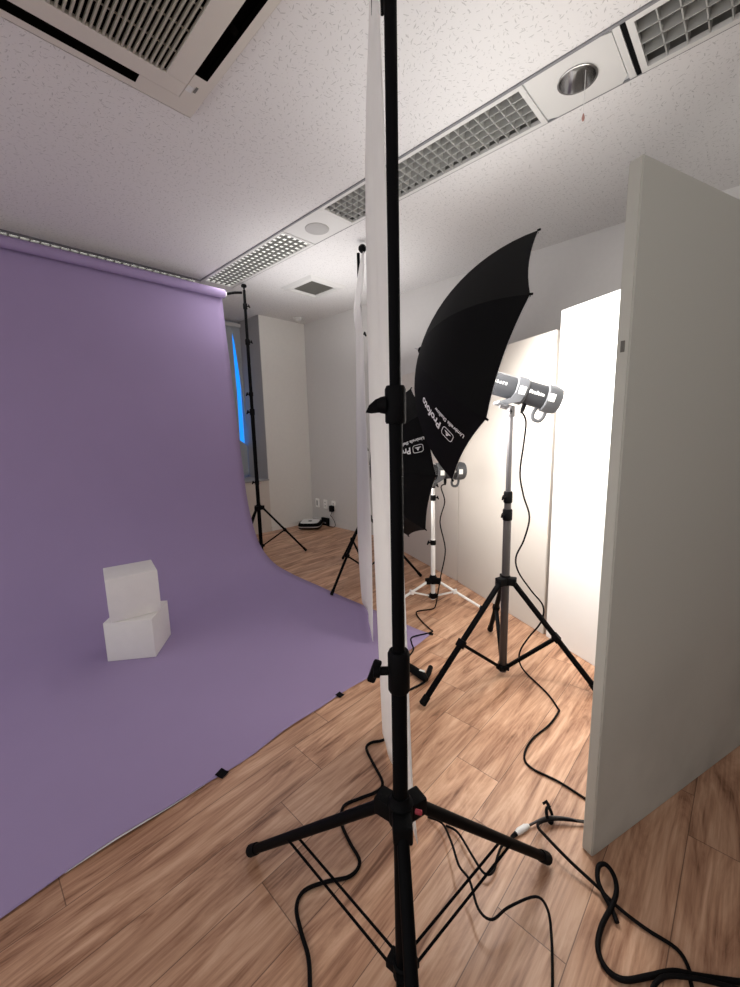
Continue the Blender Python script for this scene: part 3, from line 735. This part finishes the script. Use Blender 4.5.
def strobe(label, U, Lp, base, pole_top, scale=1.0):
    """flash head on the umbrella shaft; Lp is where the bracket meets the stand"""
    a = -U.a; up = U.t; sd = -U.s           # sd faces the camera side
    O = U.cc - up*.052                        # axis of the head
    th = thing('studio_strobe', label, 'flash', (base[0], base[1], pole_top), 'studio flash heads')
    R = Matrix((a, sd, up)).transposed()
    q = Lp-.135
    def P(l, y=0, z=0): return O + a*(l+q) + sd*y + up*z
    MB().lathe(P(.0), a, [(.02,.040),(.022,.049),(.155,.0495),(.160,.046)], 32).build('front_tube', M['strobe'], th)
    MB().lathe(P(.018), a, [(0,.040),(.004,.040)], 24).build('flash_glass', M['lining'], th)
    MB().lathe(P(.0), a, [(.158,.055),(.162,.060),(.205,.061),(.212,.055)], 32).build('front_band', M['strobe_grey'], th)
    MB().lathe(P(.0), a, [(.208,.052),(.300,.053)], 32).build('body', M['strobe'], th)
    MB().lathe(P(.0), a, [(.298,.057),(.302,.062),(.340,.063),(.362,.058),(.368,.050)], 32).build('rear_cap', M['strobe_grey'], th)
    for (l_, y_, z_, w_, h_) in ((.185,.0585,-.004,.028,.034),(.318,.061,.000,.026,.034)):
        b = MB(); b.box(P(l_, y_, z_), (w_,.010,h_), R, .002); b.build('white_sticker', M['label_white'], th, smooth=0)
    # yoke from the band down to the stand spigot
    top = Vector((base[0], base[1], pole_top))
    b = MB()
    for y in (-.050, .050):
        b.prism([P(.165,y-.006,-.010), P(.205,y-.006,-.010), P(.195,y-.006,-.050), P(.130,y-.006,-.085), P(.110,y-.006,-.072), P(.150,y-.006,-.045)], sd*.012)
    b.box(P(.125,0,-.078), (.045,.112,.014), R, .003)
    b.build('yoke', M['strobe_grey'], th, smooth=0)
    bt = P(.125,0,-.084)
    b = MB(); b.lathe((base[0],base[1],0), (0,0,1), [(pole_top-.05,.017),(pole_top-.045,.019),(pole_top-.005,.019),(pole_top,.016)], 18)
    b.tube([(base[0],base[1],pole_top-.01), bt], .013, 12)
    ad = b.build('stand_adapter', M['alu'], th)
    kb = MB(); knob(kb, Vector((base[0],base[1],pole_top-.025))+Vector((-.6,-.3,0)).normalized()*.017, (-.6,-.3,0), .55); kb.build('tightening_knob', M['black_plastic'], ad)
    # carrying handle under the rear
    b = MB(); pts = [P(.285,.0,-.05), P(.278,.0,-.082), P(.288,.0,-.104), P(.312,.0,-.106), P(.326,.0,-.088), P(.330,.0,-.05)]
    b.tube(smoothpath(pts, 5), .0085, 10); b.build('handle', M['strobe_grey'], th)
    b = MB(); b.lathe(P(.225,.010,-.050), -up, [(0,.010),(.03,.009),(.045,.005)], 12); b.build('cable_plug', M['black_rubber'], th)
    # lettering on the camera side
    def put(shape, l0, z0, rr, m_):
        vs, f = shape; out = []
        for x, y in vs:
            an = (z0+y)/rr; p = P(l0+x) + (sd*math.cos(an)+up*math.sin(an))*rr; out.append(p)
        bb = MB(); bb.add(out, f); return bb.build('printed_lettering', m_, th, smooth=0)
    put(text_mesh('Profoto', .022, .0006), .216, -.004, .0545, M['label_white'])
    put(text_mesh('4 5 6 7 8', .016, .0004), .055, .0, .0505, M['label_white'])
    return th, P

U1 = Umb((1.745,.927,1.518), 2.238, .306, .541, .304, -.481)
U2 = Umb((2.165,1.686,1.012), 2.532, .014, .503, .266, -.044)
umbrella('larger looking black umbrella, tilted up, on the black tripod stand', U1, 5, .90, .55, .96, .68, .046, .42)
umbrella('black umbrella farther back, half hidden behind the front pole', U2, 6, .93, .50, .95, .63, .046, .34)
s1, P1 = strobe('grey flash head on the black tripod, backlit by the bright white board', U1, .135, ST, 1.345)
s2, P2 = strobe('grey flash head on the white tripod, half hidden by the larger umbrella', U2, .165, WT, .905)

# ------------------------------------------------------------------ cables
def cable(name, pts, r, label, group='black cables', m_='cable', n=5, cat='cable'):
    o = MB().tube(smoothpath(pts, n), r, 8).build(name, M[m_], smooth=60)
    return tag(o, label, cat, group)
def fl(pts, r, lift=None): return [(x, y, r+.001+(lift[i] if lift else 0)) for i, (x, y) in enumerate(pts)]
h1 = [(1.865,.773,1.27),(1.864,.78,1.167),(1.861,.791,1.034),(1.87,.774,.925),(1.883,.747,.823),(1.877,.767,.708),(1.865,.798,.619),(1.872,.786,.543),(1.897,.729,.453),(1.917,.677,.382),(1.917,.683,.297),(1.902,.733,.206),(1.889,.768,.128),(1.89,.772,.065),(1.900,.745,.012)]
c3 = [(1.815,.607),(1.741,.532),(1.715,.519),(1.609,.52),(1.478,.542),(1.377,.53),(1.342,.488),(1.348,.395),(1.339,.306),(1.334,.23)]
pl1 = P1(.228,.010,-.09)
cable('power_cable', [pl1]+h1+fl(c3, .0042), .0042, 'black cable dangling from the flash on the black tripod')
h2 = [(2.276,1.506,.86),(2.294,1.488,.757),(2.28,1.516,.617),(2.302,1.486,.422),(2.289,1.512,.235),(2.279,1.533,.085),(2.274,1.545,.008)]
cc2 = [(2.211,1.529),(2.119,1.584),(2.069,1.56),(2.006,1.464),(1.964,1.38),(1.937,1.346)]
cc2b = [(1.804,1.392),(1.754,1.361),(1.699,1.306),(1.587,1.264),(1.559,1.167)]
pl2 = P2(.228,.010,-.09)
cable('power_cable', [pl2]+h2+fl(cc2, .0045)+[(x,y,.011) for x,y in cc2b[:1]]+fl(cc2b[1:], .0045), .0042, 'black cable dangling from the flash on the white tripod')
# plug pair on the floor
t = thing('cable_connector', 'black cable connector lying on the floor beyond the front pole', 'connector', (1.51,1.15,0))
b = MB(); b.tube([(1.545,1.235,.020),(1.525,1.17,.022),(1.512,1.10,.022),(1.505,1.075,.018)], [.014,.021,.021,.012], 12); b.build('socket', M['black_plastic'], t)
b = MB(); b.tube([(1.61,1.125,.016),(1.565,1.105,.017),(1.515,1.085,.016)], [.013,.014,.010], 12); b.build('plug', M['black_plastic'], t)
b = MB(); b.box((1.522,1.115,.043), (.012,.03,.003), Matrix.Rotation(.2,3,'Z')); b.build('label_plate', M['label_white'], t, smooth=0)
fr_ = [(1.505,1.085),(1.453,1.09),(1.357,1.109),(1.281,1.087),(1.22,.991),(1.128,.981),(1.075,.986),(1.037,1.011),(1.001,1.006),(.966,.937),(.928,.856),(.887,.845),(.828,.87),(.77,.89),(.725,.849),(.701,.787),(.682,.726),(.636,.719),(.58,.759),(.525,.786),(.488,.769),(.464,.717),(.447,.667),(.418,.623),(.375,.572),(.30,.45)]
cable('power_cable', fl(fr_, .0052), .0052, 'black cable snaking under the left leg of the front stand')
c4 = [(.93,.66),(.928,.604),(.882,.542),(.834,.488),(.821,.448),(.781,.4),(.783,.364),(.832,.344),(.901,.303),(.901,.273),(.866,.25),(.789,.22),(.736,.202),(.62,.14)]
cable('power_cable', fl(c4, .0035, [0,.02,.04,.05,.05,.045,.045,.05,.05,.04,.02,.01,0,0]), .0034, 'thin black cable arching under the right leg of the front stand')
c5 = [(.945,.60),(.943,.556),(.908,.488),(.888,.44),(.912,.425),(.958,.434),(.999,.439),(1.037,.429),(1.066,.425)]
cable('power_cable', fl(c5, .0035, [0,.01,.015,.015,.01,.01,.008,.006,.004]), .0036, 'short black cable running to the white plug on the floor')
t = thing('cable_plug', 'small white and silver plug on the floor by the near board', 'plug', (1.09,.416,0))
b = MB(); b.tube([(1.063,.426,.009),(1.075,.422,.010),(1.102,.412,.010),(1.115,.407,.009)], [.006,.0095,.0095,.006], 12); b.build('plug_shell', M['white_metal'], t)
b = MB(); b.tube([(1.045,.431,.008),(1.066,.425,.009)], [.005,.007], 10); b.build('strain_relief', M['black_rubber'], t)
c5b = [(1.113,.408),(1.126,.401),(1.174,.373),(1.21,.331),(1.24,.283),(1.285,.245),(1.36,.24)]
cable('power_cable', fl(c5b, .0035, [.004,.006,.012,.012,.008,0,0]), .0036, 'grey cable from the white plug to behind the near board', m_='grey_tube')
t = thing('cable_tie', 'black loop tie around the cables beside the near board', 'tie', (1.18,.36,0), None)
b = MB(); pts = [(1.18+.017*math.cos(a)*.9, .367+.017*math.sin(a)*.5, .024+.020*math.sin(a)) for a in [k*2*PI/16 for k in range(17)]]
b.tube(pts, .005, 8, cap=False); b.build('strap_loop', M['tape'], t)
b = MB(); b.tube([(1.192,.372,.040),(1.20,.385,.046),(1.19,.392,.040)], [.006,.006,.004], 8); b.build('strap_tail', M['tape'], t)
c6a = [(1.33,.25),(1.262,.254),(1.242,.283),(1.192,.343),(1.143,.375),(1.11,.377),(1.092,.343),(1.074,.271),(1.064,.199),(1.054,.152),(1.052,.088),(1.055,.025),(1.027,-.001),(.994,-.009),(.90,-.05)]
cable('power_cable', fl(c6a, .0045, [0,.002,.006,.012,.02,.028,.03,.022,.012,.005,0,0,0,0,0]), .0045, 'black cable bending round from the near board into the dark corner')
c6b = [(1.017,.142),(1.035,.157),(1.054,.182),(1.075,.202),(1.107,.208),(1.123,.194),(1.112,.172),(1.085,.159),(1.045,.159),(.979,.168),(.928,.163),(.9,.138),(.906,.104),(.951,.064),(.998,.025),(1.026,-.017),(1.077,-.087),(1.139,-.168)]
cable('power_cable', fl(c6b, .0065, [0,.004,.012,.02,.028,.03,.024,.016,.01,.004,0,0,0,0,0,0,0,0]), .0062, 'thick black cable looping once on the dark floor by the near board')
c6c = [(.90,.045),(.927,.054),(.966,.036),(1.004,-.009),(1.032,-.052),(1.08,-.13)]
cable('power_cable', fl(c6c, .005, [0,.010,.014,.014,.012,.006]), .005, 'short length of black cable crossing at the dark bottom corner')

# ------------------------------------------------------------------ far corner: outlets, robot vacuum
for i, (y, lab) in enumerate(((4.267,'white wall socket nearest the pillar corner'), (4.10,'white wall socket in the middle of the three'), (3.935,'white wall socket with a black adapter plugged in'))):
    t = thing('wall_socket', lab, 'socket', (XW, y, .285), 'wall sockets by the corner')
    MB().bb(XW-.014, XW-.0005, y-.036, y+.036, .225, .345, .004).build('cover_plate', M['socket_white'], t)
    b = MB(); 
    if i == 0: b.bb(XW-.017, XW-.013, y-.016, y+.016, .25, .32, .001)
    else:
        for zz in (.262, .308):
            b.bb(XW-.0150, XW-.013, y-.011, y-.005, zz-.010, zz+.010); b.bb(XW-.0150, XW-.013, y+.005, y+.011, zz-.010, zz+.010)
    b.build('rocker_switch' if i == 0 else 'outlet_slots', M['grille'] if i else M['speaker'], t, smooth=0)
t = thing('power_adapter', 'black power adapter plugged into the wall socket near the floor', 'adapter', (XW-.04, 3.945, .22))
MB().bb(XW-.060, XW-.012, 3.915, 3.975, .205, .285, .006).build('adapter_body', M['black_plastic'], t)
b = MB(); b.tube([(XW-.035,3.945,.205),(XW-.035,3.945,.185)], [.008,.004], 8); b.build('strain_relief', M['black_rubber'], t)
cable('power_cable', [(XW-.035,3.945,.186),(XW-.04,3.965,.15),(XW-.03,3.94,.12),(XW-.03,3.90,.07),(XW-.04,3.885,.02),(XW-.06,3.92,.006),(XW-.05,4.02,.005),(XW-.07,4.06,.02)], .004, 'thin cable dropping from the black adapter to the floor')
rc = Vector((3.195, 4.14, 0))
t = thing('robot_vacuum', 'white topped robot vacuum parked in the far corner', 'vacuum', rc)
ang = math.radians(225)
def dshape(r, k=0):
    out = []
    for i in range(32):
        a = 2*PI*i/32; x, y = math.cos(a), math.sin(a)
        n = 4.5; q = (abs(x)**n+abs(y)**n)**(-1/n); out.append((x*q*r, y*q*r))
    R = Matrix.Rotation(math.radians(40), 2); return [R @ Vector(p) for p in out]
def layer(b, prof):
    rows = []
    for z, r in prof:
        ps = dshape(r); rows.append([(rc.x+p.x, rc.y+p.y, z) for p in ps]+[(rc.x+ps[0].x, rc.y+ps[0].y, z)])
    b.grid(rows); b.add([p for p in rows[-1][:-1]], [list(range(32))]); b.add([p for p in rows[0][:-1]], [list(range(32))[::-1]])
b = MB(); layer(b, [(.012,.125),(.016,.142),(.055,.145),(.078,.138),(.084,.128)]); b.build('shell', M['black_plastic'], t)
b = MB(); layer(b, [(.0842,.118),(.090,.116),(.0905,.110)]); b.build('top_cover', M['white_metal'], t)
b = MB(); b.lathe((rc.x,rc.y,.0905), (0,0,1), [(0,.026),(.003,.025)], 20); b.build('control_button', M['black_plastic'], t)
b = MB(); layer(b, [(.034,.1475),(.040,.1478),(.046,.1475)]); b.build('bumper_stripe', M['silver'], t)
b = MB()
for sx, sy in ((-.05,.03),(.05,-.03)): b.lathe((rc.x+sx, rc.y+sy, 0), (0,0,1), [(0,.02),(.014,.02)], 12)
b.build('wheels', M['black_rubber'], t)
t = thing('charging_dock', 'black charging dock against the wall behind the robot vacuum', 'dock', (3.40, 4.10, 0))
b = MB(); b.bb(3.395, 3.428, 4.02, 4.16, 0, .105, .008); b.build('dock_body', M['black_plastic'], t)
b = MB(); b.bb(3.386, 3.395, 4.06, 4.12, .03, .05, .002); b.build('charging_contact', M['silver'], t)

# ------------------------------------------------------------------ light
def area(name, loc, dirn, size, power, col=(1,1,1), shape='DISK', sizey=None, spread=PI):
    l = bpy.data.lights.new(name, 'AREA'); l.energy = power; l.shape = shape; l.size = size; l.color = col; l.spread = spread
    if sizey: l.size_y = sizey
    o = bpy.data.objects.new(name, l); C.objects.link(o); o.location = loc
    o.rotation_euler = Vector(dirn).to_track_quat('-Z', 'Y').to_euler(); return o
area('umbrella_bounce', U1.cc-U1.a*.01, -U1.a-Vector((0,0,.25)), .72, 30, (1,.965,.92), spread=math.radians(158))
area('umbrella_bounce_far', U2.cc+U2.a*.05, -U2.a, .75, 3, (1,.94,.88), spread=math.radians(140))
area('added_ceiling_fill', (1.75,.95,1.97), (0,0,1), 1.2, 4.5, (1,.985,.97))  # added fill lamp in mid-air, brightens the ceiling; no fixture here

area('added_ceiling_fill_far', (2.45,2.75,1.97), (0,0,1), 1.4, 8, (1,.985,.97))  # second added uplight, lifts the far end; stands for no fixture
area('louvre_glow', (1.955,3.14,HC-.012), (0,0,-1), .25, 4.5, (1,.98,.95), 'RECTANGLE', 1.2)
w_ = bpy.data.worlds.new('World'); bpy.context.scene.world = w_; w_.use_nodes = True
bg = w_.node_tree.nodes['Background']; bg.inputs[0].default_value = (1.0,.985,.975,1); bg.inputs[1].default_value = .88

# ------------------------------------------------------------------ camera
f, pt, rl, yw = 402.7, .15594, -.02328, .76124
fw = Vector((math.cos(yw)*math.cos(pt), math.sin(yw)*math.cos(pt), -math.sin(pt)))
r0 = Vector((math.sin(yw), -math.cos(yw), 0)); u0 = r0.cross(fw)
r_ = r0*math.cos(rl) + u0*math.sin(rl); u_ = -r0*math.sin(rl) + u0*math.cos(rl)
cam = bpy.data.cameras.new('camera'); co = bpy.data.objects.new('camera', cam); C.objects.link(co)
cam.sensor_fit = 'HORIZONTAL'; cam.sensor_width = 36; cam.lens = f/740*36; cam.clip_start = .02
mw = Matrix((r_, u_, -fw)).transposed().to_4x4(); mw.translation = Vector((0,0,1.25)); co.matrix_world = mw
sc = bpy.context.scene; sc.camera = co
sc.view_settings.view_transform = 'Standard'; sc.view_settings.look = 'None'; sc.view_settings.exposure = 0.2
try: sc.cycles.max_bounces = 8; sc.cycles.diffuse_bounces = 5; sc.cycles.use_denoising = True; sc.cycles.sample_clamp_indirect = 4
except Exception: pass
